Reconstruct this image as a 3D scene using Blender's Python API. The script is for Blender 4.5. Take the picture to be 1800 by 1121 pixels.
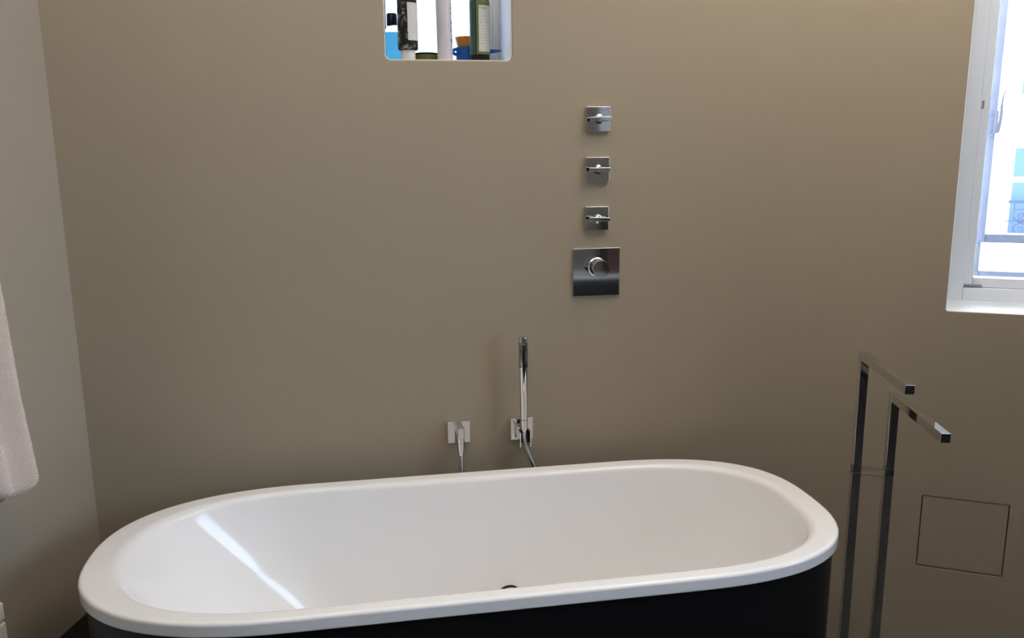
import bpy, bmesh, math, random
from mathutils import Vector, Matrix
random.seed(7)
PI = math.pi
S = bpy.context.scene
C = bpy.context.scene.collection
for o in list(bpy.data.objects):
    bpy.data.objects.remove(o, do_unlink=True)

# ------------------------------------------------------------------ camera, world, lights, exposure
cam_d = bpy.data.cameras.new('camera')
cam = bpy.data.objects.new('camera', cam_d)
C.objects.link(cam)
cr = Vector((0.98534487, -0.1702975, -0.00970797))
cu = Vector((0.0427493, 0.19144999, 0.98057095))
cf = Vector((0.16513019, 0.96661557, -0.19592437))
cam.matrix_world = Matrix(((cr.x, cu.x, -cf.x, -0.21589),
                           (cr.y, cu.y, -cf.y, -2.20579),
                           (cr.z, cu.z, -cf.z, 1.42868), (0, 0, 0, 1)))
cam_d.sensor_fit = 'HORIZONTAL'
cam_d.sensor_width = 36.0
cam_d.lens = 36.0 * 1450 / 1800
cam_d.clip_start = 0.02
cam_d.clip_end = 300
S.camera = cam

w = bpy.data.worlds.new('sky')
S.world = w
w.use_nodes = True
bg = w.node_tree.nodes['Background']
bg.inputs['Color'].default_value = (0.57, 0.75, 1.0, 1)      # even overcast daylight
bg.inputs['Strength'].default_value = 13.0

# recessed downlights with a cut-off beam
for lx, e in ((-0.72, 12), (0.03, 13), (0.43, 13), (0.87, 10)):
    l = bpy.data.lights.new('downlight', 'SPOT')
    l.energy = e; l.color = (1.0, 0.93, 0.85); l.spot_size = math.radians(100); l.spot_blend = 0.5; l.shadow_soft_size = 0.05
    o = bpy.data.objects.new('downlight', l); o.location = (lx, -1.9, 2.49)
    C.objects.link(o)
# unseen spots added to light the ceiling for soft bounce on walls and tub
for ux, uy, e in ((1.0, -0.75, 84), (-0.5, -0.8, 44)):
    l = bpy.data.lights.new('ceiling_fill', 'SPOT')
    l.energy = e; l.color = (1.0, 0.92, 0.84); l.spot_size = math.radians(150); l.spot_blend = 0.6; l.shadow_soft_size = 0.03
    o = bpy.data.objects.new('ceiling_fill', l); o.location = (ux, uy, 2.05); o.rotation_euler = (PI, 0, 0)
    C.objects.link(o)

S.view_settings.view_transform = 'Standard'
S.view_settings.look = 'None'
S.view_settings.exposure = 0.0
S.view_settings.gamma = 1.0
S.view_settings.use_curve_mapping = False

# ------------------------------------------------------------------ materials
def lin(r, g, b):
    f = lambda c: (c/255/12.92) if c/255 <= 0.04045 else ((c/255+0.055)/1.055)**2.4
    return (f(r), f(g), f(b), 1)

def mat(name, col, rough=0.5, metal=0.0, spec=0.5, bump=0.0, bscale=200.0, var=0.0, vscale=4.0, **kw):
    m = bpy.data.materials.new(name)
    m.use_nodes = True
    nt = m.node_tree
    b = nt.nodes['Principled BSDF']
    b.inputs['Base Color'].default_value = col
    b.inputs['Roughness'].default_value = rough
    b.inputs['Metallic'].default_value = metal
    b.inputs['Specular IOR Level'].default_value = spec
    for k, v in kw.items():
        b.inputs[k.replace('_', ' ')].default_value = v
    if bump or var:
        tc = nt.nodes.new('ShaderNodeTexCoord')
    if bump:
        n = nt.nodes.new('ShaderNodeTexNoise')
        n.inputs['Scale'].default_value = bscale
        n.inputs['Detail'].default_value = 3
        bp = nt.nodes.new('ShaderNodeBump')
        bp.inputs['Strength'].default_value = bump
        bp.inputs['Distance'].default_value = 0.002
        nt.links.new(tc.outputs['Object'], n.inputs['Vector'])
        nt.links.new(n.outputs['Fac'], bp.inputs['Height'])
        nt.links.new(bp.outputs['Normal'], b.inputs['Normal'])
    if var:
        n2 = nt.nodes.new('ShaderNodeTexNoise')
        n2.inputs['Scale'].default_value = vscale
        n2.inputs['Detail'].default_value = 4
        mx = nt.nodes.new('ShaderNodeMix')
        mx.data_type = 'RGBA'
        mx.inputs[6].default_value = tuple(c*(1-var) for c in col[:3]) + (1,)
        mx.inputs[7].default_value = tuple(min(1, c*(1+var)) for c in col[:3]) + (1,)
        nt.links.new(tc.outputs['Object'], n2.inputs['Vector'])
        nt.links.new(n2.outputs['Fac'], mx.inputs[0])
        nt.links.new(mx.outputs[2], b.inputs['Base Color'])
    return m

def nodes(m):
    return m.node_tree, m.node_tree.nodes['Principled BSDF']

def glass_mat(name, tint=(1, 1, 1, 1)):
    """thin clear pane: mostly see-through, a little mirror by angle"""
    m = bpy.data.materials.new(name)
    m.use_nodes = True
    nt = m.node_tree
    nt.nodes.clear()
    out = nt.nodes.new('ShaderNodeOutputMaterial')
    t = nt.nodes.new('ShaderNodeBsdfTransparent')
    t.inputs['Color'].default_value = tint
    g = nt.nodes.new('ShaderNodeBsdfGlossy')
    g.inputs['Roughness'].default_value = 0.02
    lw = nt.nodes.new('ShaderNodeFresnel')
    lw.inputs['IOR'].default_value = 1.45
    mx = nt.nodes.new('ShaderNodeMixShader')
    nt.links.new(lw.outputs[0], mx.inputs[0])
    nt.links.new(t.outputs[0], mx.inputs[1])
    nt.links.new(g.outputs[0], mx.inputs[2])
    nt.links.new(mx.outputs[0], out.inputs['Surface'])
    return m

def printed(m, axis_z_freq, ink, dens=0.55, ymask=None):
    """rows of small illegible print over a label's base colour"""
    nt, b = nodes(m)
    base = tuple(b.inputs['Base Color'].default_value)
    tc = nt.nodes.new('ShaderNodeTexCoord')
    sep = nt.nodes.new('ShaderNodeSeparateXYZ')
    nt.links.new(tc.outputs['Object'], sep.inputs[0])
    mul = nt.nodes.new('ShaderNodeMath'); mul.operation = 'MULTIPLY'
    mul.inputs[1].default_value = axis_z_freq
    nt.links.new(sep.outputs['Z'], mul.inputs[0])
    fr = nt.nodes.new('ShaderNodeMath'); fr.operation = 'FRACT'
    nt.links.new(mul.outputs[0], fr.inputs[0])
    row = nt.nodes.new('ShaderNodeMath'); row.operation = 'LESS_THAN'
    row.inputs[1].default_value = 0.28
    nt.links.new(fr.outputs[0], row.inputs[0])
    n = nt.nodes.new('ShaderNodeTexNoise')
    n.inputs['Scale'].default_value = 420
    mp = nt.nodes.new('ShaderNodeMapping')
    mp.inputs['Scale'].default_value = (1, 1, 0.35)
    nt.links.new(tc.outputs['Object'], mp.inputs[0])
    nt.links.new(mp.outputs[0], n.inputs['Vector'])
    th = nt.nodes.new('ShaderNodeMath'); th.operation = 'GREATER_THAN'
    th.inputs[1].default_value = 1 - dens
    nt.links.new(n.outputs['Fac'], th.inputs[0])
    an = nt.nodes.new('ShaderNodeMath'); an.operation = 'MULTIPLY'
    nt.links.new(row.outputs[0], an.inputs[0])
    nt.links.new(th.outputs[0], an.inputs[1])
    mx = nt.nodes.new('ShaderNodeMix'); mx.data_type = 'RGBA'
    mx.inputs[6].default_value = base
    mx.inputs[7].default_value = ink
    nt.links.new(an.outputs[0], mx.inputs[0])
    nt.links.new(mx.outputs[2], b.inputs['Base Color'])
    return m

M = {}
M['wall'] = mat('greige_paint', (0.368, 0.306, 0.222, 1), 0.55, spec=0.3, bump=0.12, bscale=140, var=0.03, vscale=3)
M['wall_left'] = mat('greige_paint_rough', (0.36, 0.310, 0.245, 1), 0.6, spec=0.3, bump=0.35, bscale=220, var=0.03, vscale=5)
M['wall_far'] = mat('greige_paint_dimmed', (0.27, 0.225, 0.17, 1), 0.6, spec=0.3, bump=0.1, bscale=140)  # wall paint darkened to dim its reflection in the chrome
M['taupe'] = mat('taupe_reflect_panel', (0.19, 0.165, 0.13, 1), 0.5)
M['white_paint'] = mat('white_paint', (0.80, 0.80, 0.80, 1), 0.4, bump=0.05, bscale=90)
M['ceiling'] = mat('ceiling_paint', (0.84, 0.82, 0.78, 1), 0.8, bump=0.05)
M['floor'] = mat('dark_slate', (0.022, 0.020, 0.019, 1), 0.35, bump=0.1, bscale=30, var=0.2, vscale=6)
M['dark_trim'] = mat('dark_tile', (0.040, 0.034, 0.030, 1), 0.5, var=0.15, vscale=8)
M['reflect_dark'] = mat('dark_reflect_panel', (0.018, 0.015, 0.013, 1), 0.5, var=0.2, vscale=8)
M['reflect_brown'] = mat('brown_reflect_panel', (0.09, 0.045, 0.025, 1), 0.45, var=0.2, vscale=5)  # colour of an unseen panel that the chrome reflects
M['enamel'] = mat('white_enamel', (0.88, 0.87, 0.865, 1), 0.25, spec=0.2, Coat_Weight=0.6, Coat_Roughness=0.05)
M['skirt'] = mat('black_panel', (0.006, 0.006, 0.007, 1), 0.42, spec=0.3)
M['chrome'] = mat('chrome', (0.74, 0.74, 0.75, 1), 0.045, metal=1.0)
M['chrome_soft'] = mat('chrome_soft', (0.62, 0.61, 0.60, 1), 0.2, metal=1.0)
M['dark_rubber'] = mat('dark_rubber', (0.012, 0.012, 0.012, 1), 0.5)
M['upvc'] = mat('white_window_frame', (0.88, 0.91, 0.95, 1), 0.3)  # white frame; the blue tint stands in for cool daylight on it
M['grey_plastic'] = mat('grey_plastic', (0.30, 0.32, 0.36, 1), 0.5)
M['old_paint'] = mat('old_lavender_paint', (0.36, 0.34, 0.38, 1), 0.6, bump=0.2, bscale=60, var=0.12, vscale=14)
M['old_dirty'] = mat('stained_old_paint', (0.30, 0.28, 0.28, 1), 0.7, bump=0.3, bscale=60, var=0.5, vscale=30)
M['stone'] = mat('pale_stone', (0.80, 0.79, 0.76, 1), 0.7, bump=0.1, bscale=20, var=0.05)
M['pane'] = glass_mat('clear_glass')
M['pane_dimming'] = glass_mat('dimming_glass', (0.46, 0.47, 0.49, 1))  # grey tint added to cut the daylight through the niche window
M['rad'] = mat('radiator_enamel', (0.68, 0.66, 0.60, 1), 0.35)
M['towel'] = mat('white_terry', (0.86, 0.74, 0.66, 1), 0.95, spec=0.1, bump=0.9, bscale=420, Sheen_Weight=0.3)
M['iron'] = mat('painted_iron', (0.015, 0.018, 0.04, 1), 0.6)
M['facade'] = mat('pale_facade', (0.80, 0.80, 0.78, 1), 0.8, var=0.04, vscale=2)
M['blue_glass'] = mat('pale_blue_window', (0.035, 0.065, 0.11, 1), 0.3)
M['chip'] = mat('bare_plaster', (0.42, 0.40, 0.36, 1), 0.9, bump=0.3, bscale=80)
# niche products
M['navy_cap'] = mat('navy_cap', (0.008, 0.009, 0.02, 1), 0.35)
M['aqua'] = mat('aqua_liquid', (0.06, 0.23, 0.30, 1), 0.03, Transmission_Weight=0.92, IOR=1.33)
M['clear'] = mat('clear_plastic', (0.93, 0.95, 1.0, 1), 0.03, Transmission_Weight=1.0, IOR=1.42)
M['cap_white'] = mat('cream_cap', (0.62, 0.58, 0.54, 1), 0.4)
M['label_white'] = printed(mat('white_label', (0.62, 0.60, 0.58, 1), 0.5), 130, (0.33, 0.32, 0.32, 1), 0.42)
M['label_green_white'] = printed(mat('grey_white_label', (0.60, 0.60, 0.56, 1), 0.5), 130, (0.42, 0.42, 0.40, 1), 0.5)
M['ink'] = mat('ink', (0.02, 0.02, 0.02, 1), 0.6)
M['olive'] = mat('olive_jar', (0.16, 0.18, 0.03, 1), 0.4, var=0.3, vscale=60)
M['dark_lid'] = mat('dark_lid', (0.012, 0.014, 0.03, 1), 0.35)
M['white_tube'] = mat('white_tube_plastic', (0.62, 0.59, 0.60, 1), 0.4)
M['brown_plastic'] = mat('brown_bottle', (0.012, 0.007, 0.004, 1), 0.3, spec=0.25)
M['label_green'] = mat('green_label', (0.115, 0.155, 0.05, 1), 0.45, var=0.5, vscale=45)
M['label_teal'] = mat('teal_label', (0.025, 0.075, 0.045, 1), 0.45, var=0.6, vscale=35)
M['toy_blue'] = mat('blue_plastic', (0.01, 0.13, 0.50, 1), 0.35, Subsurface_Weight=0.1)
M['toy_orange'] = mat('orange_plastic', (0.75, 0.30, 0.02, 1), 0.4)

# black tube: pale blossom print on black
m = mat('black_floral', (0.012, 0.012, 0.012, 1), 0.55, spec=0.25)
nt, b = nodes(m)
tc = nt.nodes.new('ShaderNodeTexCoord')
nz = nt.nodes.new('ShaderNodeTexNoise'); nz.inputs['Scale'].default_value = 55; nz.inputs['Detail'].default_value = 6
nz.inputs['Roughness'].default_value = 0.65
rp = nt.nodes.new('ShaderNodeValToRGB')
rp.color_ramp.elements[0].position = 0.52; rp.color_ramp.elements[0].color = (0.006, 0.006, 0.006, 1)
rp.color_ramp.elements[1].position = 0.70; rp.color_ramp.elements[1].color = (0.42, 0.41, 0.36, 1)
nt.links.new(tc.outputs['Object'], nz.inputs['Vector'])
nt.links.new(nz.outputs['Fac'], rp.inputs[0])
nt.links.new(rp.outputs[0], b.inputs['Base Color'])
M['floral'] = m

# white tube: a column of blue marks up its right side
m = M['white_tube']
nt, b = nodes(m)
tc = nt.nodes.new('ShaderNodeTexCoord'); sp = nt.nodes.new('ShaderNodeSeparateXYZ')
nt.links.new(tc.outputs['Object'], sp.inputs[0])
g1 = nt.nodes.new('ShaderNodeMath'); g1.operation = 'COMPARE'; g1.inputs[1].default_value = 0.0165; g1.inputs[2].default_value = 0.0026
nt.links.new(sp.outputs['X'], g1.inputs[0])
g3_ = nt.nodes.new('ShaderNodeMath'); g3_.operation = 'LESS_THAN'; g3_.inputs[1].default_value = 0.0
nt.links.new(sp.outputs['Y'], g3_.inputs[0])
nz = nt.nodes.new('ShaderNodeTexNoise'); nz.inputs['Scale'].default_value = 150
nt.links.new(tc.outputs['Object'], nz.inputs['Vector'])
g2 = nt.nodes.new('ShaderNodeMath'); g2.operation = 'GREATER_THAN'; g2.inputs[1].default_value = 0.57
nt.links.new(nz.outputs['Fac'], g2.inputs[0])
a1 = nt.nodes.new('ShaderNodeMath'); a1.operation = 'MULTIPLY'
nt.links.new(g1.outputs[0], a1.inputs[0]); nt.links.new(g2.outputs[0], a1.inputs[1])
a2 = nt.nodes.new('ShaderNodeMath'); a2.operation = 'MULTIPLY'
nt.links.new(a1.outputs[0], a2.inputs[0]); nt.links.new(g3_.outputs[0], a2.inputs[1])
mx = nt.nodes.new('ShaderNodeMix'); mx.data_type = 'RGBA'
mx.inputs[6].default_value = (0.62, 0.59, 0.60, 1); mx.inputs[7].default_value = (0.04, 0.07, 0.24, 1)
nt.links.new(a2.outputs[0], mx.inputs[0]); nt.links.new(mx.outputs[2], b.inputs['Base Color'])

# ------------------------------------------------------------------ helpers
def obj(name, bm, material, parent=None, smooth=40, bevel=0.0, segs=2, loc=None, recalc=True):
    if recalc: bmesh.ops.recalc_face_normals(bm, faces=bm.faces)
    me = bpy.data.meshes.new(name)
    bm.to_mesh(me); bm.free()
    mats = material if isinstance(material, (list, tuple)) else [material]
    for mm in mats:
        me.materials.append(mm)
    if smooth:
        for p in me.polygons: p.use_smooth = True
        me.set_sharp_from_angle(angle=math.radians(smooth))
    o = bpy.data.objects.new(name, me)
    C.objects.link(o)
    if parent: o.parent = parent
    if loc: o.location = loc
    if bevel:
        bv = o.modifiers.new('bevel', 'BEVEL')
        bv.width = bevel; bv.segments = segs; bv.limit_method = 'ANGLE'; bv.angle_limit = math.radians(35)
        bv.harden_normals = True
    return o

def thing(name, label, cat, loc=(0, 0, 0), rotz=0, group=None):
    o = bpy.data.objects.new(name, None)
    o.empty_display_size = 0.05
    C.objects.link(o)
    o.location = loc; o.rotation_euler = (0, 0, rotz)
    o['label'] = label; o['category'] = cat
    if group: o['group'] = group
    return o

def tag(o, label, cat, group=None):
    o['label'] = label; o['category'] = cat
    if group: o['group'] = group
    return o

def struct(o):
    o['kind'] = 'structure'
    return o

def add_box(bm, x0, x1, y0, y1, z0, z1, mtx=None):
    v = [Vector((x, y, z)) for x in (x0, x1) for y in (y0, y1) for z in (z0, z1)]
    if mtx is not None: v = [mtx @ q for q in v]
    v = [bm.verts.new(q) for q in v]
    for f in ((0, 1, 3, 2), (4, 6, 7, 5), (0, 4, 5, 1), (2, 3, 7, 6), (0, 2, 6, 4), (1, 5, 7, 3)):
        bm.faces.new([v[i] for i in f])
    return bm

def box(x0, x1, y0, y1, z0, z1, mtx=None):
    return add_box(bmesh.new(), x0, x1, y0, y1, z0, z1, mtx)

def loft(bm, rings, closed=True, cap0=False, cap1=False, mi=0):
    vr = [[bm.verts.new(p) for p in r] for r in rings]
    n = len(vr[0])
    for a, b in zip(vr, vr[1:]):
        for i in range(n if closed else n-1):
            j = (i+1) % n
            f = bm.faces.new((a[i], a[j], b[j], b[i])); f.material_index = mi
    if cap0: bm.faces.new(vr[0]).material_index = mi
    if cap1: bm.faces.new(list(reversed(vr[-1]))).material_index = mi
    return vr

def lathe(prof, n=40, axis='Z', mtx=None, sx=1.0, sy=1.0):
    """prof: list of (radius, height)"""
    bm = bmesh.new()
    rings = []
    for r, h in prof:
        ring = []
        for i in range(n):
            a = 2*PI*i/n
            x, y = r*math.cos(a)*sx, r*math.sin(a)*sy
            p = {'Z': Vector((x, y, h)), 'Y': Vector((x, -h, y)), 'X': Vector((h, x, y))}[axis]
            ring.append(mtx @ p if mtx is not None else p)
        rings.append(ring)
    loft(bm, rings, True, True, True)
    return bm

def tube(path, rad, n=12, cap=True, radf=None):
    bm = bmesh.new()
    rings = []
    prev = None
    for k, p in enumerate(path):
        p = Vector(p)
        t = (Vector(path[min(k+1, len(path)-1)]) - Vector(path[max(k-1, 0)])).normalized()
        if prev is None:
            u = t.orthogonal().normalized()
        else:
            u = (prev - t*prev.dot(t)).normalized()
        prev = u
        v = t.cross(u)
        r = radf(k) if radf else rad
        rings.append([p + (u*math.cos(2*PI*i/n) + v*math.sin(2*PI*i/n))*r for i in range(n)])
    loft(bm, rings, True, cap, cap)
    return bm

def spline(pts, n):
    """Catmull-Rom through pts"""
    P = [Vector(p) for p in pts]
    P = [2*P[0]-P[1]] + P + [2*P[-1]-P[-2]]
    out = []
    for i in range(1, len(P)-2):
        for k in range(n):
            t = k/n
            a, b, c, d = P[i-1], P[i], P[i+1], P[i+2]
            out.append(0.5*((2*b) + (c-a)*t + (2*a-5*b+4*c-d)*t*t + (3*b-a-3*c+d)*t**3))
    out.append(P[-2])
    return out

def patch(r, a0, a1, z0, z1, n=14, thick=0.0006):
    """curved label: slightly thick shell on a cylinder of radius r (angle 0 = towards -Y, + = towards +X)"""
    bm = bmesh.new()
    rings = []
    for rr, zz in ((r, z0), (r+thick, z0), (r+thick, z1), (r, z1)):
        rings.append([Vector((rr*math.sin(a0+(a1-a0)*i/n), -rr*math.cos(a0+(a1-a0)*i/n), zz)) for i in range(n+1)])
    loft(bm, rings, False)
    return bm

# ------------------------------------------------------------------ setting: walls
XL = -0.962                   # left corner
XB = 1.02                     # where the straight back wall and the angled right stretch would meet
TH = math.radians(-30)
DU = Vector((math.cos(TH), math.sin(TH), 0))
DN = Vector((-DU.y, DU.x, 0))          # outwards through the angled stretch
PB = Vector((XB, 0, 0))
LW = Matrix(((DU.x, DN.x, 0, PB.x), (DU.y, DN.y, 0, PB.y), (0, 0, 1, 0), (0, 0, 0, 1)))   # (u along wall, w outwards, z)
HC = 2.5
ZF = -0.075
TL = 0.15
RA = TL / math.tan(math.radians(15))

def W3(u, wd, z): return LW @ Vector((u, wd, z))

wall = bmesh.new()
def quad(bm, pts, mi=0):
    f = bm.faces.new([bm.verts.new(p) for p in pts]); f.material_index = mi
def flat_rects(bm, xs, zs, skip, P):
    for i in range(len(xs)-1):
        for j in range(len(zs)-1):
            if (i, j) in skip: continue
            quad(bm, [P(xs[i], 0, zs[j]), P(xs[i+1], 0, zs[j]), P(xs[i+1], 0, zs[j+1]), P(xs[i], 0, zs[j+1])])
def hole(bm, outer, inner, P, rc, loops, n=6, lining=1):
    """rect outer (x0,x1,z0,z1) around rounded rect inner; loops of (grow, depth, side shift function)"""
    x0, x1, z0, z1 = inner
    cs = [(x1-rc, z1-rc, 0), (x0+rc, z1-rc, 90), (x0+rc, z0+rc, 180), (x1-rc, z0+rc, 270)]
    def ring(grow, depth, sh=None):
        out = []
        for cx, cz, a0 in cs:
            for k in range(n+1):
                a = math.radians(a0+90*k/n)
                px, pz = cx+(rc+grow)*math.cos(a), cz+(rc+grow)*math.sin(a)
                if sh: px, pz = sh(px, pz, depth)
                out.append((px, depth, pz))
        return out
    R0 = ring(*loops[0])
    vo = [bm.verts.new(P(x, 0, z)) for x, z in ((outer[1], outer[3]), (outer[0], outer[3]), (outer[0], outer[2]), (outer[1], outer[2]))]
    prev = [bm.verts.new(P(*p)) for p in R0]
    m_ = n+1
    for q in range(4):
        for k in range(n):
            bm.faces.new((vo[q], prev[q*m_+k], prev[q*m_+k+1]))
        bm.faces.new((vo[q], prev[q*m_+n], prev[((q+1)*m_) % (4*m_)], vo[(q+1) % 4]))
    for li, L in enumerate(loops[1:]):
        cur = [bm.verts.new(P(*p)) for p in ring(*L[:2], *(L[2:3]))]
        for i in range(4*m_):
            j = (i+1) % (4*m_)
            f = bm.faces.new((prev[i], prev[j], cur[j], cur[i]))
            f.material_index = lining if li >= 1 else 0
            f.smooth = True
        prev = cur

PBK = lambda x, y, z: Vector((x, y, z))
# straight stretch with the bottle niche
NI = (-0.1572, 0.1662, 1.6685, 2.13)
flat_rects(wall, [XL, -0.22, 0.23, XB-TL], [ZF, 1.6, 2.2, HC], {(1, 1)}, PBK)
hole(wall, (-0.22, 0.23, 1.6, 2.2), NI, PBK, 0.014, [(0.005, 0), (0.0015, 0.0015), (0, 0.005), (0, 0.20)])
# rounded bend
NA = 28
ca = Vector((XB-TL, -RA, 0))
arc = [ca + Vector((RA*math.sin(math.radians(30*i/NA)), RA*math.cos(math.radians(30*i/NA)), ZF)) for i in range(NA+1)]
for i in range(NA):
    a, b = arc[i], arc[i+1]
    quad(wall, [a, b, b+Vector((0, 0, HC-ZF)), a+Vector((0, 0, HC-ZF))]); wall.faces.ensure_lookup_table(); wall.faces[-1].smooth = True
# angled stretch with window opening and access hatch
UE = 1.60
WI = (0.383, 1.40, 0.9905, 2.30)
PA = (0.3665, 0.5915, 0.2212, 0.4438)
zs = [ZF, 0.15, 0.5, 0.93, 2.38, HC]
us = [TL, 0.33, 0.70, 1.46, UE]
skip = {(1, 1), (1, 3), (2, 3)}
flat_rects(wall, us, zs, skip, W3)
hole(wall, (0.33, 0.70, 0.15, 0.5), PA, W3, 0.002, [(0.0, 0), (0, 0.0005), (0, 0.03)], n=2, lining=0)
def splay(px, pz, d):
    if px < 0.7: return px+0.0275*d/0.2, pz
    return px-0.0275*d/0.2, pz
hole(wall, (0.33, 1.46, 0.93, 2.38), WI, W3, 0.006, [(0.003, 0), (0.001, 0.001), (0, 0.003), (0, 0.20, splay)], n=4)
bmesh.ops.remove_doubles(wall, verts=wall.verts, dist=0.0002)
wall.normal_update()
room = Vector((-0.2, -2.2, 1.4)); nic = Vector((0, 0.08, 1.9)); win = W3(0.74, 0.08, 1.6); hat = W3(0.479, 0.01, 0.33)
for f in wall.faces:
    c_ = f.calc_center_median()
    tgt = room
    if f.smooth and c_.x < 0.3 and c_.y > 0.0016: tgt = nic
    elif f.smooth and (c_-PB).dot(DU) > 0.30 and (c_-PB).dot(DN) > 0.0012: tgt = win if c_.z > 0.7 else hat
    if f.normal.dot(tgt-c_) < 0: f.normal_flip()
wb = struct(obj('wall_back', wall, [M['wall'], M['white_paint']], smooth=0, recalc=False))
# hatch opening backing and chipped paint, parts of the wall
obj('hatch_recess', box(PA[0]-0.01, PA[1]+0.01, 0.028, 0.05, PA[2]-0.01, PA[3]+0.01, LW), M['dark_rubber'], wb)
chip = bmesh.new()
cp = [(0.5918, 0.4425), (0.5955, 0.4385), (0.598, 0.432), (0.5975, 0.424), (0.595, 0.416), (0.5918, 0.413)]
loft(chip, [[W3(u, 0.0, z) for u, z in cp], [W3(u, -0.0008, z) for u, z in cp]], True, True, True)
obj('paint_chip', chip, M['chip'], wb)

# left wall (opens 15 degrees beyond square), right end, wall behind the camera
KL = math.radians(15)
DL = Vector((-math.sin(KL), -math.cos(KL), 0)); NL = Vector((math.cos(KL), -math.sin(KL), 0))
PL = Vector((XL, 0, 0))
LL = Matrix(((DL.x, NL.x, 0, PL.x), (DL.y, NL.y, 0, PL.y), (0, 0, 1, 0), (0, 0, 0, 1)))      # (s along wall, off from wall, z)
YB = -3.9
sl = -YB/math.cos(KL)
bm = box(0.0, sl, -0.1, 0.0, ZF, HC, LL)
struct(obj('wall_left', bm, M['wall_left'], smooth=0))
endp = W3(UE, 0, 0)
bm = bmesh.new()
for y0, y1, z0_, z1_ in ((YB, -2.7, ZF, HC), (-1.5, endp.y, ZF, HC), (-2.7, -1.5, ZF, 0.95), (-2.7, -1.5, 2.3, HC)):
    add_box(bm, endp.x, endp.x+0.15, y0, y1, z0_, z1_)
struct(obj('wall_right', bm, M['wall'], smooth=0))
n3 = struct(bpy.data.objects.new('added_window', None)); C.objects.link(n3); n3.location = (endp.x+0.1, -2.1, 0.95)  # unseen window added to light the left wall and the window frame
for nm, b6, m6 in (('frame_side', (0, .05, -.6, -.54, 0, 1.35), 'upvc'), ('frame_side', (0, .05, .54, .6, 0, 1.35), 'upvc'), ('frame_rail', (0, .05, -.54, .54, 0, .06), 'upvc'),
                   ('frame_rail', (0, .05, -.54, .54, 1.29, 1.35), 'upvc'), ('pane', (.02, .026, -.54, .54, .06, 1.29), 'pane')):
    obj(nm, box(*b6), M[m6], n3, smooth=0)
xlb = (PL + DL*sl).x
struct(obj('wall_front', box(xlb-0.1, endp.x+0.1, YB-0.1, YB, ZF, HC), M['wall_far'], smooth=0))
struct(obj('reflect_panel_1', box(xlb+0.02, endp.x, YB, YB+0.30, ZF, 0.53), M['reflect_dark'], smooth=0))  # these unseen panels are added only for the chrome to reflect
struct(obj('reflect_panel_2', box(xlb+0.02, endp.x, YB, YB+0.32, 0.53, 0.555), M['white_paint'], smooth=0))
struct(obj('reflect_panel_5', box(xlb+0.02, 1.50, YB, YB+0.05, 0.556, 1.15), M['taupe'], smooth=0))
struct(obj('reflect_panel_3', box(1.50, 2.2, YB, YB+0.28, 0.556, 0.95), M['reflect_brown'], smooth=0))
struct(obj('reflect_panel_4', box(1.49, 2.2, YB, YB+0.03, 1.52, 2.2), M['white_paint'], smooth=0))
poly = [(xlb-0.1, YB-0.1), (endp.x+0.15, YB-0.1), (endp.x+0.15, endp.y), (endp.x+0.05, endp.y+0.1), (XB+0.2, 0.25), (XL-0.1, 0.25)]
fl = bmesh.new(); loft(fl, [[Vector((x, y, ZF-0.05)) for x, y in poly], [Vector((x, y, ZF)) for x, y in poly]], True, True, True)
struct(obj('floor', fl, M['floor'], smooth=0))
ce = bmesh.new(); loft(ce, [[Vector((x, y, HC)) for x, y in poly], [Vector((x, y, HC+0.05)) for x, y in poly]], True, True, True)
struct(obj('ceiling', ce, M['ceiling'], smooth=0))
struct(obj('baseboard_left', box(0.004, sl, 0.0, 0.004, ZF, 0.27, LL), M['dark_trim'], smooth=0, bevel=0))

# ------------------------------------------------------------------ niche window (window_2)
n2 = bpy.data.objects.new('window_2', None); C.objects.link(n2); n2.location = (0, 0.2, 1.67); struct(n2)
def np_(name, b_, m_, bev=0.002):
    o = obj(name, b_, m_, n2, bevel=bev); o.matrix_parent_inverse = Matrix.Translation(-Vector((0, 0.2, 1.67))); return o
np_('frame_side', box(-0.1575, -0.1505, 0.195, 0.235, 1.669, 2.129), M['upvc'])
np_('frame_side', box(0.149, 0.1665, 0.195, 0.235, 1.669, 2.129), M['upvc'])
np_('sash_side', box(-0.1505, -0.148, 0.205, 0.23, 1.669, 2.129), M['dark_rubber'], 0)
np_('sash_side', box(0.141, 0.149, 0.207, 0.23, 1.669, 2.129), M['upvc'])
np_('frame_rail', box(-0.1505, 0.149, 0.195, 0.235, 1.6685, 1.690), M['upvc'])
np_('frame_rail', box(-0.1505, 0.149, 0.195, 0.235, 2.10, 2.13), M['upvc'])
np_('pane', box(-0.150, 0.1485, 0.215, 0.219, 1.68, 2.11), M['pane_dimming'], 0)

# ------------------------------------------------------------------ window on the angled stretch (window_1)
w1 = bpy.data.objects.new('window_1', None); C.objects.link(w1); w1.location = W3(0.74, 0.2, 0.99); struct(w1)
w1i = Matrix.Translation(-W3(0.74, 0.2, 0.99))
def wp(name, u0, u1, w0, w1_, z0, z1, m_, bev=0.003):
    o = obj(name, box(u0, u1, w0, w1_, z0, z1, LW), m_, w1, bevel=bev); o.matrix_parent_inverse = w1i; return o
wp('frame_side', 0.405, 0.4495, 0.198, 0.262, 0.985, 2.305, M['upvc'])
wp('frame_side', 1.334, 1.378, 0.198, 0.262, 0.985, 2.305, M['upvc'])
wp('frame_rail', 0.4495, 1.334, 0.198, 0.262, 0.985, 1.0285, M['upvc'])
wp('frame_rail', 0.4495, 1.334, 0.198, 0.262, 2.26, 2.305, M['upvc'])
wp('sash_side', 0.4495, 0.4745, 0.208, 0.254, 1.0285, 2.26, M['upvc'])
wp('sash_side', 1.309, 1.334, 0.208, 0.254, 1.0285, 2.26, M['upvc'])
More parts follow.
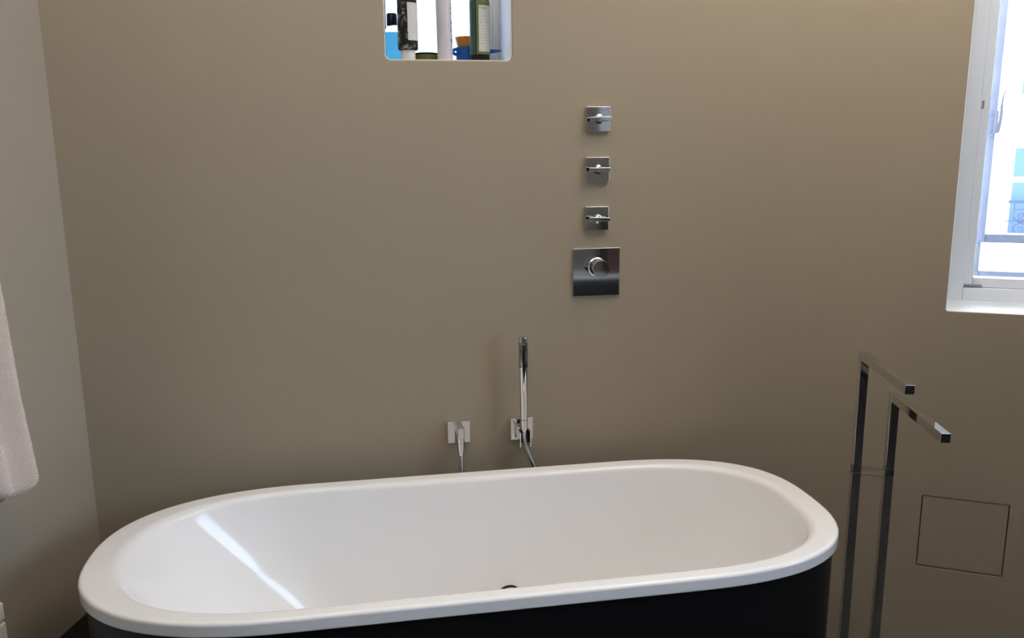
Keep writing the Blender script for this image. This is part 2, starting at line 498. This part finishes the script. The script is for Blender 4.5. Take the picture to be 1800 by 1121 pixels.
wp('sash_rail', 0.4745, 1.309, 0.208, 0.254, 1.0285, 1.0575, M['upvc'])
wp('sash_rail', 0.4745, 1.309, 0.208, 0.254, 2.235, 2.26, M['upvc'])
wp('drain_cap', 0.453, 0.459, 0.205, 0.21, 1.543, 1.565, M['grey_plastic'], 0.0005)
wp('drain_slot', 0.4525, 0.499, 0.204, 0.21, 1.031, 1.0375, M['grey_plastic'], 0.0005)
wp('pane', 0.470, 1.313, 0.228, 0.234, 1.05, 2.24, M['pane'], 0)
# older outer frame behind it
wp('outer_stile', 0.479, 0.5055, 0.272, 0.33, 1.155, 2.30, M['old_paint'])
wp('outer_stile', 1.278, 1.31, 0.272, 0.33, 1.155, 2.30, M['old_paint'])
wp('outer_stile', 0.476, 0.498, 0.275, 0.33, 1.05, 1.155, M['old_dirty'])
wp('outer_stile', 1.285, 1.31, 0.275, 0.33, 1.05, 1.155, M['old_dirty'])
wp('outer_rail', 0.5055, 1.278, 0.277, 0.325, 1.155, 1.181, M['old_paint'])
wp('outer_rail', 0.498, 1.285, 0.28, 0.325, 1.048, 1.069, M['old_paint'])
wp('outer_ledge', 0.43, 1.36, 0.262, 0.62, 0.96, 1.045, M['stone'])
wp('ledge_moulding', 0.565, 1.28, 0.50, 0.515, 1.045, 1.075, M['stone'])
wp('ledge_moulding', 0.55, 0.565, 0.36, 0.515, 1.045, 1.075, M['stone'])
wp('hinge_plate', 0.4805, 0.499, 0.268, 0.273, 1.463, 1.541, M['old_paint'], 0.001)
wp('hinge_leaf', 0.499, 0.508, 0.262, 0.275, 1.474, 1.538, M['old_paint'], 0.001)
for zz in (1.478, 1.526):
    s_ = lathe([(0.0, 0.0), (0.004, 0.0), (0.004, 0.001), (0.0, 0.0018)], 12, 'Y', LW @ Matrix.Translation((0.489, 0.268, zz)))
    o = obj('screw', s_, M['grey_plastic'], w1); o.matrix_parent_inverse = w1i
lt = bmesh.new()
pts = [(0.510, 1.475), (0.5125, 1.50), (0.514, 1.53), (0.513, 1.553), (0.5145, 1.575), (0.519, 1.595), (0.5245, 1.607)]
wd_ = [0.0035, 0.004, 0.004, 0.0032, 0.002, 0.0014, 0.0008]
loft(lt, [[W3(u-h, 0.262, z), W3(u+h, 0.262, z), W3(u+h, 0.266, z), W3(u-h, 0.266, z)] for (u, z), h in zip(pts, wd_)], True, True, True)
o = obj('latch', lt, M['old_paint'], w1); o.matrix_parent_inverse = w1i

# ------------------------------------------------------------------ across the street
bd = thing('building', 'pale apartment building across the street, seen through the right-hand window', 'building', W3(5, 18.6, -6.0))
bi = Matrix.Translation(-W3(5, 18.6, -6.0))
def bp_(name, b_, m_):
    o = obj(name, b_, m_, bd, smooth=0); o.matrix_parent_inverse = bi; return o
bp_('facade', box(0.5, 12, 18.7, 19.3, -6, 9, LW), M['facade'])
for k in range(3):
    u0 = 4.03 + k*2.6
    for z0 in (-0.45, 2.6):
        bp_('window_frame', box(u0-0.1, u0+1.2, 18.64, 18.7, z0-0.05, z0+2.0, LW), M['facade'])
        bp_('window_pane', box(u0, u0+0.5, 18.6, 18.65, z0, z0+1.16, LW), M['blue_glass'])
        bp_('window_pane', box(u0+0.6, u0+1.1, 18.6, 18.65, z0, z0+1.16, LW), M['blue_glass'])
        bp_('window_pane', box(u0, u0+0.5, 18.6, 18.65, z0+1.28, z0+1.9, LW), M['blue_glass'])
        bp_('window_pane', box(u0+0.6, u0+1.1, 18.6, 18.65, z0+1.28, z0+1.9, LW), M['blue_glass'])
bp_('balcony_slab', box(3.7, 5.6, 17.9, 18.7, -0.62, -0.48, LW), M['facade'])

rl = thing('balcony_railing', 'dark wrought iron balcony railing with scrolls outside the right-hand window', 'railing', W3(4.6, 18.0, -0.48))
ri = Matrix.Translation(-W3(4.6, 18.0, -0.48))
def rp_(name, b_):
    o = obj(name, b_, M['iron'], rl); o.matrix_parent_inverse = ri; return o
rp_('handrail', box(3.88, 5.5, 17.95, 18.05, 0.285, 0.35, LW))
rp_('middle_rail', box(4.0, 5.5, 17.985, 18.015, 0.145, 0.165, LW))
rp_('bottom_rail', box(3.95, 5.5, 17.985, 18.015, -0.42, -0.40, LW))
rp_('spike', box(3.83, 4.0, 17.99, 18.01, -0.105, -0.08, LW))
for u in (3.985, 4.7, 5.45):
    rp_('post', box(u, u+0.025, 17.985, 18.015, -0.48, 0.29, LW))
def scroll(cx, cz, r, a0, turns, sgn):
    return [W3(cx+sgn*(r*(1-0.75*t))*math.cos(a0+turns*2*PI*t), 18.0, cz+(r*(1-0.75*t))*math.sin(a0+turns*2*PI*t))
            for t in [i/24 for i in range(25)]]
for base in (4.0, 4.725):
    for cx, cz, r, a0, t_, s_ in ((0.14, 0.0, 0.13, PI, 1.2, 1), (0.13, -0.27, 0.12, 0.5*PI, 1.2, 1),
                                   (0.36, -0.02, 0.14, 0.0, 1.2, 1), (0.40, -0.27, 0.13, 1.2*PI, 1.2, -1), (0.58, -0.12, 0.11, 0.2, 1.1, 1)):
        rp_('scroll', tube(scroll(base+cx, cz, r, a0, t_, s_), 0.012, 6))
    for k in range(4):
        p0 = W3(base+0.03, 18.0, -0.09); p1 = W3(base+0.25+0.12*k, 18.0, 0.13-0.05*k-0.02*k*k); mid = (p0+p1)/2+Vector((0, 0, -0.05))
        rp_('scroll', tube(spline([p0, mid, p1], 8), 0.012, 6))

# ------------------------------------------------------------------ bathtub
TY = -0.41763
L2, W2 = 0.85, 0.33263
A1, E1, A2, E2 = 0.4686, 2.39, 0.4592, 2.6747
def outline(il, ir, isd, z, ez=0.0, n=44, ns=24):
    """tub outline inset il (left), ir (right), isd (sides); ez softens the ends towards an ellipse"""
    xl, xr, hw = -L2+il, L2-ir, W2-isd
    xa, xb = -L2+A1, L2-A2
    xa = max(xa, xl+0.8*hw); xb = min(xb, xr-0.8*hw)
    pts = []
    def se(t, a, e):
        c, s = math.cos(t), math.sin(t)
        return (abs(c)**(2/e))*a, math.copysign(abs(s)**(2/e)*hw, s)
    e1, e2 = E1-ez, E2-ez
    for k in range(n+1):
        t = -PI/2 + PI*k/n
        dx, dy = se(t, xr-xb, e2); pts.append((xb+dx, dy))
    for k in range(1, ns):
        pts.append((xb+(xa-xb)*k/ns, hw))
    for k in range(n+1):
        t = PI/2 - PI*k/n
        dx, dy = se(t, xa-xl, e1); pts.append((xa-dx, dy))
    for k in range(1, ns):
        pts.append((xa+(xb-xa)*k/ns, -hw))
    return [Vector((x, y, z)) for x, y in pts]

tub = thing('bathtub', 'freestanding oval white bathtub with a black side panel', 'bathtub', (0, TY, 0))
RZ = 0.58
rings = [outline(0.03, 0.03, 0.03, 0.553), outline(0.004, 0.004, 0.004, 0.549), outline(0.0008, 0.0008, 0.0008, 0.5505),
         outline(0, 0, 0, 0.553), outline(0, 0, 0, 0.5535), outline(0, 0, 0, 0.5720), outline(0, 0, 0, 0.5725)]
for k in range(1, 9):
    a = PI/2*k/8
    i_ = 0.0075*(1-math.cos(a)); rings.append(outline(i_, i_, i_, 0.5725+0.0075*math.sin(a)))
IL, IR, IS = 0.052, 0.044, 0.030
rings.append(outline(0.009, 0.009, 0.009, 0.58))
rings.append(outline(IL*0.5, IR*0.5, IS*0.5, 0.5798))
rings.append(outline(IL, IR, IS, 0.579))
DM = 0.0155                                   # drop of the rounded inner lip
RLIP = [DM/(1-math.cos(math.radians(q))) for q in (50, 70, 84)]
for k in range(1, 10):
    d_ = DM*(k/9)**2
    li_, ri_, si_ = [R_*math.sin(math.acos(max(-1, 1-d_/R_))) for R_ in RLIP]
    rings.append(outline(IL+li_, IR+ri_, IS+si_, 0.579-d_))
z0 = 0.579-DM
for k in range(1, 13):
    t = k/12
    z = z0 + (0.215-z0)*t
    rings.append(outline(IL+li_+0.29*t, IR+ri_+0.13*t, IS+si_+0.037*t, z, 0.15*t))
XL_, XR_, XS_ = IL+li_+0.29, IR+ri_+0.13, IS+si_+0.037
for k in range(1, 7):
    a = PI/2*k/6
    q = 0.06*(1-math.cos(a)); 
    rings.append(outline(XL_+q*1.2, XR_+q, XS_+q, 0.215-0.05*math.sin(a), 0.15))
rings.append(outline(XL_+0.25, XR_+0.25, XS_+0.15, 0.162, 0.2))
bm = bmesh.new(); loft(bm, rings, True, False, True)
obj('basin', bm, M['enamel'], tub, smooth=50)
bm = bmesh.new()
loft(bm, [outline(0.020, 0.020, 0.020, ZF), outline(0.012, 0.012, 0.012, ZF+0.006), outline(0.010, 0.010, 0.010, 0.5495), outline(0.03, 0.03, 0.03, 0.5495)], True)
obj('side_panel', bm, M['skirt'], tub, smooth=50)
# chrome overflow disc on the far inner wall
ovm = Matrix.Translation((0.118, W2-IS-0.017-0.033, 0.237)) @ Matrix.Rotation(math.radians(-6), 4, 'X')
ov = obj('overflow', lathe([(0.0, 0.006), (0.030, 0.006), (0.034, 0.009), (0.034, 0.012), (0.026, 0.0145), (0.012, 0.017), (0.0, 0.0175)], 40, 'Y', ovm), M['chrome'], tub)
obj('overflow_slot', lathe([(0.0, -0.01), (0.0365, -0.01), (0.0365, 0.0055), (0.0, 0.0055)], 40, 'Y', ovm), M['dark_rubber'], ov)
obj('drain', lathe([(0.0, 0.0), (0.035, 0.0), (0.034, 0.006), (0.02, 0.009), (0.0, 0.010)], 32, 'Z', Matrix.Translation((0.0, 0, 0.1615))), M['chrome'], tub)

# ------------------------------------------------------------------ wall fittings
def plate_bm(hw, t, hz=None):
    hz = hz or hw
    return box(-hw, hw, -t, 0, -hz, hz)

def valve(x, z, label, rot):
    t = thing('shower_valve', label, 'valve', (x, 0, z), 0, 'square shower valves in a column')
    obj('plate', plate_bm(0.0325, 0.011), M['chrome'], t, bevel=0.0012)
    obj('hub', lathe([(0.0, 0.010), (0.0125, 0.010), (0.0125, 0.016), (0.0075, 0.018), (0.0075, 0.029), (0.0, 0.029)], 32, 'Y'), M['chrome'], t)
    hb = bmesh.new()
    add_box(hb, -0.029, 0.029, -0.038, -0.028, -0.0052, 0.0052, Matrix.Rotation(rot, 4, 'Y'))
    obj('handle', hb, M['chrome'], t, bevel=0.0012)
    return t
valve(0.3995, 1.5183, 'topmost of the three small square chrome shower valves', math.radians(-2))
valve(0.3985, 1.3858, 'middle one of the three small square chrome shower valves', math.radians(0))
valve(0.3985, 1.2534, 'lowest small square chrome shower valve, just above the large plate', math.radians(2))

th = thing('shower_thermostat', 'large square chrome thermostat plate with a round knob below the small valves', 'thermostat', (0.3992, 0, 1.105))
obj('plate', plate_bm(0.0665, 0.006), M['chrome'], th, bevel=0.0008)
obj('knob', lathe([(0.0, 0.005), (0.026, 0.005), (0.026, 0.012), (0.0235, 0.014), (0.0235, 0.054), (0.0225, 0.0555), (0.0, 0.0555)], 48, 'Y',
                   Matrix.Translation((0.0, 0, 0.0155))), M['chrome'], th)

ou = thing('wall_outlet', 'square chrome wall outlet feeding the shower hose, left of the hand shower', 'outlet', (0.0055, 0, 0.668))
obj('plate', plate_bm(0.0315, 0.012), M['chrome'], ou, bevel=0.0012)
obj('arm', box(-0.0085, 0.0085, -0.063, -0.011, -0.004, 0.028), M['chrome'], ou, bevel=0.002)
em = Matrix.Translation((0, -0.0525, 0))
obj('elbow', lathe([(0.0, 0.0275), (0.0095, 0.0275), (0.0105, 0.026), (0.0105, -0.016), (0.0, -0.016)], 32, 'Z', em), M['chrome'], ou)
obj('nut', lathe([(0.0, -0.0165), (0.0103, -0.0165), (0.0100, -0.036), (0.0075, -0.052), (0.0, -0.052)], 32, 'Z', em), M['chrome'], ou)

ho = thing('shower_holder', 'square chrome wall holder carrying the hand shower', 'holder', (0.1842, 0, 0.666))
obj('plate', plate_bm(0.0318, 0.012), M['chrome'], ho, bevel=0.0012)
obj('arm', box(-0.014, 0.014, -0.036, -0.011, -0.030, 0.014), M['chrome'], ho, bevel=0.0015)
for sx in (-1, 1):
    obj('prong', box(sx*0.0142-0.0018, sx*0.0142+0.0018, -0.070, -0.034, -0.034, 0.008), M['chrome'], ho, bevel=0.001)
obj('cradle', box(-0.0125, 0.0125, -0.0415, -0.0355, -0.032, 0.006), M['dark_rubber'], ho, bevel=0.001)

hs = thing('hand_shower', 'slim chrome rod hand shower standing upright in its wall holder', 'shower', (0.1825, -0.055, 0.676))
lean = Matrix.Rotation(math.radians(0.5), 4, 'X') @ Matrix.Rotation(math.radians(-0.3), 4, 'Y')
obj('handle', lathe([(0.0, 0.033), (0.0102, 0.033), (0.0106, 0.036), (0.0112, 0.12), (0.0125, 0.18), (0.0131, 0.20), (0.0131, 0.262), (0.0122, 0.2665), (0.0, 0.2668)], 40, 'Z', lean), M['chrome'], hs)
obj('connector', lathe([(0.0, 0.0), (0.008, 0.0), (0.0102, 0.012), (0.0102, 0.0315), (0.0, 0.0315)], 32, 'Z', lean), M['chrome'], hs)
nb = bmesh.new()
for r in range(13):
    for c in range(6):
        a = math.radians(-47 + 20*c) - 0.17
        z = 0.185 + r*0.0054
        p = lean @ Vector((0.0131*math.sin(a), -0.0131*math.cos(a), z))
        nrm = (lean @ Vector((math.sin(a), -math.cos(a), 0))).normalized()
        q = nrm.to_track_quat('Z', 'Y').to_matrix().to_4x4()
        add_box(nb, -0.0012, 0.0012, -0.0014, 0.0014, -0.001, 0.0007, Matrix.Translation(p) @ q)
o = obj('nozzles', nb, M['dark_rubber'], hs, smooth=0)
o['kind'] = 'stuff'

hp = spline([(0.1825, -0.055, 0.676), (0.1838, -0.0535, 0.652), (0.190, -0.051, 0.622), (0.2015, -0.046, 0.59), (0.214, -0.040, 0.555),
             (0.222, -0.038, 0.48), (0.215, -0.038, 0.36), (0.17, -0.038, 0.24), (0.10, -0.038, 0.19), (0.04, -0.04, 0.25),
             (0.012, -0.043, 0.38), (0.006, -0.048, 0.52), (0.0055, -0.0525, 0.58), (0.0055, -0.0525, 0.617)], 60)
# even resampling so that the ribs are regular
acc = [0.0]
for a, b in zip(hp, hp[1:]): acc.append(acc[-1]+(b-a).length)
N = int(acc[-1]/0.0011)
res = []; j = 0
for k in range(N+1):
    d_ = acc[-1]*k/N
    while j < len(acc)-2 and acc[j+1] < d_: j += 1
    t = (d_-acc[j])/max(1e-9, acc[j+1]-acc[j]); res.append(hp[j].lerp(hp[j+1], t))
hose = obj('shower_hose', tube(res, 0.006, 12, True, lambda k: 0.0066 if k % 4 < 2 else 0.0056), M['chrome_soft'], smooth=60)
tag(hose, 'ribbed chrome shower hose looping behind the bathtub between outlet and hand shower', 'hose')

# ------------------------------------------------------------------ towel stand
ts = thing('towel_stand', 'chrome square-tube towel stand with two arms, right of the bathtub', 'towel stand', (1.037, -0.376, 0))
def lrel(p): return Vector(p) - Vector((1.037, -0.376, 0))
SQ = 0.0105
bdir = Vector((-0.083, -0.300, 0)).normalized(); bside = Vector((-bdir.y, bdir.x, 0))
def stand_mtx(p):
    return Matrix(((bside.x, bdir.x, 0, p.x), (bside.y, bdir.y, 0, p.y), (0, 0, 1, p.z), (0, 0, 0, 1)))
for (px, py, pz), ln in (((1.0044, -0.3564, 0.93), 0.3095), ((1.0701, -0.3963, 0.83), 0.3117)):
    mt = stand_mtx(lrel((px, py, 0)))
    obj('post', box(-SQ, SQ, -SQ, SQ, ZF+0.010, pz-0.0005, mt), M['chrome'], ts, bevel=0.001)
    obj('arm', box(-SQ, SQ, SQ, ln, pz-2*SQ, pz, mt), M['chrome'], ts, bevel=0.001)
a_, b_ = lrel((1.0044, -0.3564, 0)), lrel((1.0701, -0.3963, 0))
cd = (b_-a_).normalized(); cs_ = Vector((-cd.y, cd.x, 0)); mid = (a_+b_)/2
cm = Matrix(((cd.x, cs_.x, 0, mid.x), (cd.y, cs_.y, 0, mid.y), (0, 0, 1, 0), (0, 0, 0, 1)))
hl = (b_-a_).length/2
cb = obj('crossbar', box(-hl-0.0125, hl+0.0125, -0.0135, 0.0135, 0.609, 0.628, cm), M['pane'], ts, smooth=0)
for zz in (0.6085, 0.6275):
    eb = bmesh.new()
    add_box(eb, -hl-0.0128, hl+0.0128, -0.0142, -0.0134, zz, zz+0.0012, cm)
    obj('edge', eb, M['chrome_soft'], cb, smooth=0)
obj('base', box(-0.13, 0.13, -0.10, 0.10, ZF, ZF+0.010, cm), M['chrome'], ts, bevel=0.002)

# ------------------------------------------------------------------ access hatch
ah = thing('access_panel', 'square access panel painted like the wall, low beside the towel stand', 'access panel', W3(0.479, 0.0, 0.222), TH)
g = 0.0028
o = obj('panel', box(PA[0]+g-0.479, PA[1]-g-0.479, 0.0015, 0.012, g, PA[3]-PA[2]-g*1.3), M['wall'], ah, bevel=0.0012)
for sx in (-0.08, 0.08):
    obj('clip', box(sx-0.01, sx+0.01, 0.0115, 0.0285, 0.10, 0.12), M['grey_plastic'], ah)

# ------------------------------------------------------------------ radiator and towel on the left wall
rd = thing('radiator', 'white flat-bar radiator low on the left wall under the towel', 'radiator', LL @ Vector((0.8, 0, 0.10)), 0)
rdi = Matrix.Translation(-(LL @ Vector((0.8, 0, 0.10))))
for k in range(8):
    zt = 0.521 - k*0.0445
    o = obj('bar', box(0.463, 1.10, 0.066, 0.080, zt-0.0405, zt, LL), M['rad'], rd, bevel=0.005, segs=3); o.matrix_parent_inverse = rdi
for s0 in (0.56, 1.0):
    o = obj('collector', box(s0, s0+0.035, 0.035, 0.067, 0.155, 0.50, LL), M['rad'], rd, bevel=0.004); o.matrix_parent_inverse = rdi
    o = obj('bracket', box(s0+0.005, s0+0.03, 0.0, 0.036, 0.32, 0.36, LL), M['rad'], rd, bevel=0.002); o.matrix_parent_inverse = rdi

tw = thing('bath_towel', 'cream terry towel hanging at the left edge against the left wall', 'towel', LL @ Vector((0.55, 0.08, 0.73)), 0)
twi = Matrix.Translation(-(LL @ Vector((0.55, 0.08, 0.73))))
rng = random.Random(3)
ZT = 1.80
def right_edge(z):
    tab = [(0.70, 0.348), (0.76, 0.349), (0.946, 0.371), (1.16, 0.382), (1.5, 0.43), (1.8, 0.52)]
    for (za, sa), (zb, sb) in zip(tab, tab[1:]):
        if z <= zb: return sa + (sb-sa)*max(0, (z-za))/(zb-za)
    return tab[-1][1]
def left_edge(z): return 0.86 - 0.22*(z-0.72)
NS, NZ = 90, 110
def hem(f):
    s = f*0.5
    R_ = 0.055
    base = 0.719 + 0.034*(1-math.cos(min(1, max(0, s-R_)/0.075)*PI))/2 + 0.003*math.sin(90*s)
    return base + (0.050*(1-math.sqrt(max(0, 1-(1-s/R_)**2))) if s < R_ else 0)
front, back = [], []
for r in range(NZ+1):
    fr_, bk_ = [], []
    for i in range(NS+1):
        f = i/NS
        z = ZT + (hem(f)-ZT)*(r/NZ)
        sr, sl_ = right_edge(z), left_edge(z)
        s = sr + (sl_-sr)*f
        d = s - sr
        amp = 0.020*(0.5+0.5*(1-(z-0.7)/1.1))
        edge = min(1, d/0.020)*min(1, max(0, (sl_-s))/0.02+0.02)
        th_ = 0.030*math.sqrt(max(0.0, 1-(1-edge)**2))
        off = 0.078 + amp*math.cos(2*PI*(d-0.018)/0.082)*(1 if d > 0.0 else 0) + rng.uniform(-1, 1)*0.0008
        hemr = 1.0 if r < NZ-3 else math.sqrt(max(0, 1-((r-(NZ-3))/3)**2))
        fr_.append(LL @ Vector((s, off+th_*hemr*0.8, z)))
        bk_.append(LL @ Vector((s, off-th_*hemr*0.8, z)))
    front.append(fr_); back.append(bk_)
bm = bmesh.new()
loft(bm, [f + list(reversed(b)) for f, b in zip(front, back)], True, True, True)
bmesh.ops.remove_doubles(bm, verts=bm.verts, dist=0.0003)
tc_ = obj('cloth', bm, M['towel'], tw, smooth=180); tc_.matrix_parent_inverse = twi
# terry loops: short tufts all over the front and the right fold
verts, faces = [], []
for k in range(90000):
    r = rng.uniform(NZ*0.45, NZ-0.01); i = (rng.random()**1.5)*NS*0.999
    side = front if rng.random() < 0.8 else back
    if side is back: i = rng.uniform(0, 6)
    r0, i0 = int(r), int(i)
    p = side[r0][i0].lerp(side[r0][i0+1], i-i0).lerp(side[r0+1][i0].lerp(side[r0+1][i0+1], i-i0), r-r0)
    e1 = side[r0+1][i0]-side[r0][i0]; e2 = side[r0][i0+1]-side[r0][i0]
    nrm = e1.cross(e2)
    if nrm.length < 1e-9: continue
    nrm.normalize()
    if nrm.dot(NL) < 0 and side is front: nrm = -nrm
    if side is back and nrm.dot(NL) > 0: nrm = -nrm
    dv = (nrm + Vector((rng.gauss(0, .6), rng.gauss(0, .6), rng.gauss(0, .6)-0.2))).normalized()
    sd = dv.orthogonal().normalized()
    sd = (Matrix.Rotation(rng.uniform(0, 2*PI), 3, dv) @ sd)
    h = rng.uniform(0.0015, 0.0042); wv = rng.uniform(0.0005, 0.0010)
    b0 = len(verts)
    q = p - nrm*0.0006
    verts += [q-sd*wv, q+sd*wv, q+dv*h]
    faces.append((b0, b0+1, b0+2))
me = bpy.data.meshes.new('terry_pile'); me.from_pydata([tuple(v) for v in verts], [], faces)
me.materials.append(M['towel'])
tp = bpy.data.objects.new('terry_pile', me); C.objects.link(tp); tp.parent = tw; tp.matrix_parent_inverse = twi; tp['kind'] = 'stuff'
lp = obj('hanging_loop', tube(spline([LL @ Vector(p) for p in ((0.56, 0.078, 1.80), (0.562, 0.05, 1.84), (0.58, 0.006, 1.865), (0.598, 0.05, 1.84), (0.60, 0.078, 1.80))], 8), 0.004, 8), M['towel'], tw)
lp.matrix_parent_inverse = twi

# ------------------------------------------------------------------ things in the niche
ZN = 1.6685
mw = thing('mouthwash_bottle', 'clear bottle of bright aqua mouthwash with a navy cap, far left in the niche', 'bottle', (-0.128, 0.125, ZN))
def rrect(hx, hy, r, z, n=6):
    out = []
    for cx, cy, a0 in ((hx-r, hy-r, 0), (-hx+r, hy-r, 90), (-hx+r, -hy+r, 180), (hx-r, -hy+r, 270)):
        for k in range(n+1):
            a = math.radians(a0+90*k/n); out.append(Vector((cx+r*math.cos(a), cy+r*math.sin(a), z)))
    return out
bm = bmesh.new()
loft(bm, [rrect(0.023, 0.016, 0.006, 0.0), rrect(0.026, 0.019, 0.008, 0.004), rrect(0.026, 0.019, 0.008, 0.080)], True, True, True)
obj('liquid', bm, M['aqua'], mw)
bm = bmesh.new()
loft(bm, [rrect(0.0262, 0.0192, 0.008, 0.0803), rrect(0.0262, 0.0192, 0.008, 0.086), rrect(0.022, 0.017, 0.008, 0.094), rrect(0.013, 0.013, 0.0125, 0.0985)], True, True, True)
obj('shoulder', bm, M['clear'], mw)
obj('cap', lathe([(0.0, 0.0985), (0.0135, 0.0985), (0.0142, 0.100), (0.0138, 0.127), (0.012, 0.1295), (0.0, 0.130)], 36, 'Z', Matrix.Translation((-0.0065, 0, 0))), M['navy_cap'], mw)

bt = thing('cosmetic_tube', 'black floral tube with a white label standing on its cream cap', 'tube', (-0.0965, 0.07, ZN))
obj('cap', lathe([(0.0, 0.0), (0.0182, 0.0), (0.0186, 0.002), (0.0186, 0.029), (0.0, 0.030)], 36), M['cap_white'], bt)
bm = bmesh.new()
rg = []
for z, r, fl_ in ((0.0300, 0.019, 1), (0.0302, 0.0235, 1), (0.0315, 0.0255, 1), (0.034, 0.0262, 1), (0.06, 0.0262, 1), (0.16, 0.0255, 0.98), (0.20, 0.0265, 0.6), (0.235, 0.029, 0.06)):
    rg.append([Vector((r*math.cos(2*PI*i/48), r*fl_*math.sin(2*PI*i/48), z)) for i in range(48)])
loft(bm, rg, True, True, True)
obj('body', bm, M['floral'], bt)
obj('label', patch(0.0262, math.radians(-2), math.radians(82), 0.0525, 0.1455), M['label_white'], bt)

jr = thing('cream_jar', 'low olive jar with a dark lid between black tube and white tube', 'jar', (-0.044, 0.145, ZN))
obj('body', lathe([(0.0, 0.0), (0.035, 0.0), (0.0365, 0.002), (0.0365, 0.0255), (0.0, 0.0258)], 48), M['olive'], jr)
obj('lid', lathe([(0.0, 0.0262), (0.0375, 0.0262), (0.0375, 0.029), (0.036, 0.0305), (0.0, 0.031)], 48), M['dark_lid'], jr)

wt = thing('white_bottle', 'tall slim white bottle with blue vertical print in the middle of the niche', 'bottle', (0.0015, 0.08, ZN))
obj('body', lathe([(0.0, 0.0), (0.0192, 0.0), (0.0206, 0.002), (0.0206, 0.185), (0.019, 0.195), (0.011, 0.203), (0.011, 0.206), (0.0, 0.206)], 48, 'Z',
                  Matrix.Rotation(math.radians(-0.7), 4, 'Y')), M['white_tube'], wt)
obj('cap', lathe([(0.0, 0.2065), (0.0135, 0.2065), (0.0135, 0.235), (0.012, 0.237), (0.0, 0.237)], 32, 'Z', Matrix.Rotation(math.radians(-0.7), 4, 'Y')), M['cap_white'], wt)

gb = thing('green_bottle', 'dark brown bottle with green wraparound labels, right in the niche', 'bottle', (0.0952, 0.08, ZN))
obj('body', lathe([(0.0, 0.0), (0.0245, 0.0), (0.0263, 0.003), (0.0263, 0.157), (0.025, 0.161), (0.018, 0.1645), (0.0115, 0.166), (0.0112, 0.18), (0.0, 0.18)], 56), M['brown_plastic'], gb)
obj('cap', lathe([(0.0, 0.1805), (0.014, 0.1805), (0.014, 0.205), (0.0, 0.206)], 32), M['brown_plastic'], gb)
VA = math.atan2(0.0952+0.2159, 2.286)      # the labels' seam faces the room, a little left of centre
s0 = -VA + math.asin(-0.38)
obj('back_label', patch(0.0263, s0-math.radians(75), s0-math.radians(2.5), 0.0205, 0.158, 20), M['label_teal'], gb)
fl_ = obj('front_label', patch(0.0263, s0+math.radians(2.5), s0+math.radians(150), 0.0205, 0.1575, 30), M['label_green'], gb)
pa0 = -VA + math.asin(-0.10)
obj('panel', patch(0.0269, pa0, pa0+math.radians(80), 0.0275, 0.1435, 20, 0.0004), M['label_green_white'], fl_)
# the name printed at the top of the label
cu_ = bpy.data.curves.new('name', 'FONT'); cu_.body = 'KORRES'; cu_.size = 0.0058; cu_.extrude = 0.0001; cu_.space_character = 1.15
to = bpy.data.objects.new('name', cu_); C.objects.link(to)
dg = bpy.context.evaluated_depsgraph_get()
tme = bpy.data.meshes.new_from_object(to.evaluated_get(dg))
bpy.data.objects.remove(to, do_unlink=True)
for v in tme.vertices:
    a = pa0 + 0.05 + v.co.x/0.0273
    rr = 0.02735 + v.co.z
    v.co = Vector((rr*math.sin(a), -rr*math.cos(a), 0.1345+v.co.y))
tme.materials.clear(); tme.materials.append(M['ink'])
tob = bpy.data.objects.new('lettering', tme); C.objects.link(tob); tob.parent = fl_

ty = thing('toy_jug', 'blue plastic toy jug with a pointed spout behind the green bottle', 'toy', (0.0685, 0.15, ZN))
obj('body', lathe([(0.0, 0.0), (0.0295, 0.0), (0.0300, 0.004), (0.0305, 0.038), (0.0328, 0.041), (0.0328, 0.0465), (0.031, 0.048), (0.0, 0.048)], 48), M['toy_blue'], ty)
obj('lug', tube(spline([(-0.029, -0.004, 0.043), (-0.0355, -0.006, 0.042), (-0.039, -0.006, 0.037), (-0.036, -0.006, 0.031), (-0.029, -0.004, 0.029)], 6), 0.0042, 10), M['toy_blue'], ty)
bm = bmesh.new()
sp_ = [((0.024, -0.014, 0.040), 0.0095), ((0.045, -0.024, 0.0385), 0.0075), ((0.062, -0.031, 0.0355), 0.0055), ((0.076, -0.036, 0.036), 0.0042), ((0.090, -0.041, 0.0365), 0.0008)]
loft(bm, [[Vector((x, y+r*0.9*math.cos(2*PI*i/14), z+r*math.sin(2*PI*i/14))) for i in range(14)] for (x, y, z), r in sp_], True, True, True)
obj('spout', bm, M['toy_blue'], ty)
oc = obj('toy_cup', lathe([(0.0, 0.0), (0.0255, 0.0), (0.0275, 0.003), (0.0335, 0.026), (0.0325, 0.0265), (0.0265, 0.004), (0.0, 0.0035)], 48, 'Z', None), M['toy_orange'])
oc.location = (0.0695, 0.15, ZN+0.0482)
tag(oc, 'orange yellow toy cup sitting on top of the blue jug', 'cup')
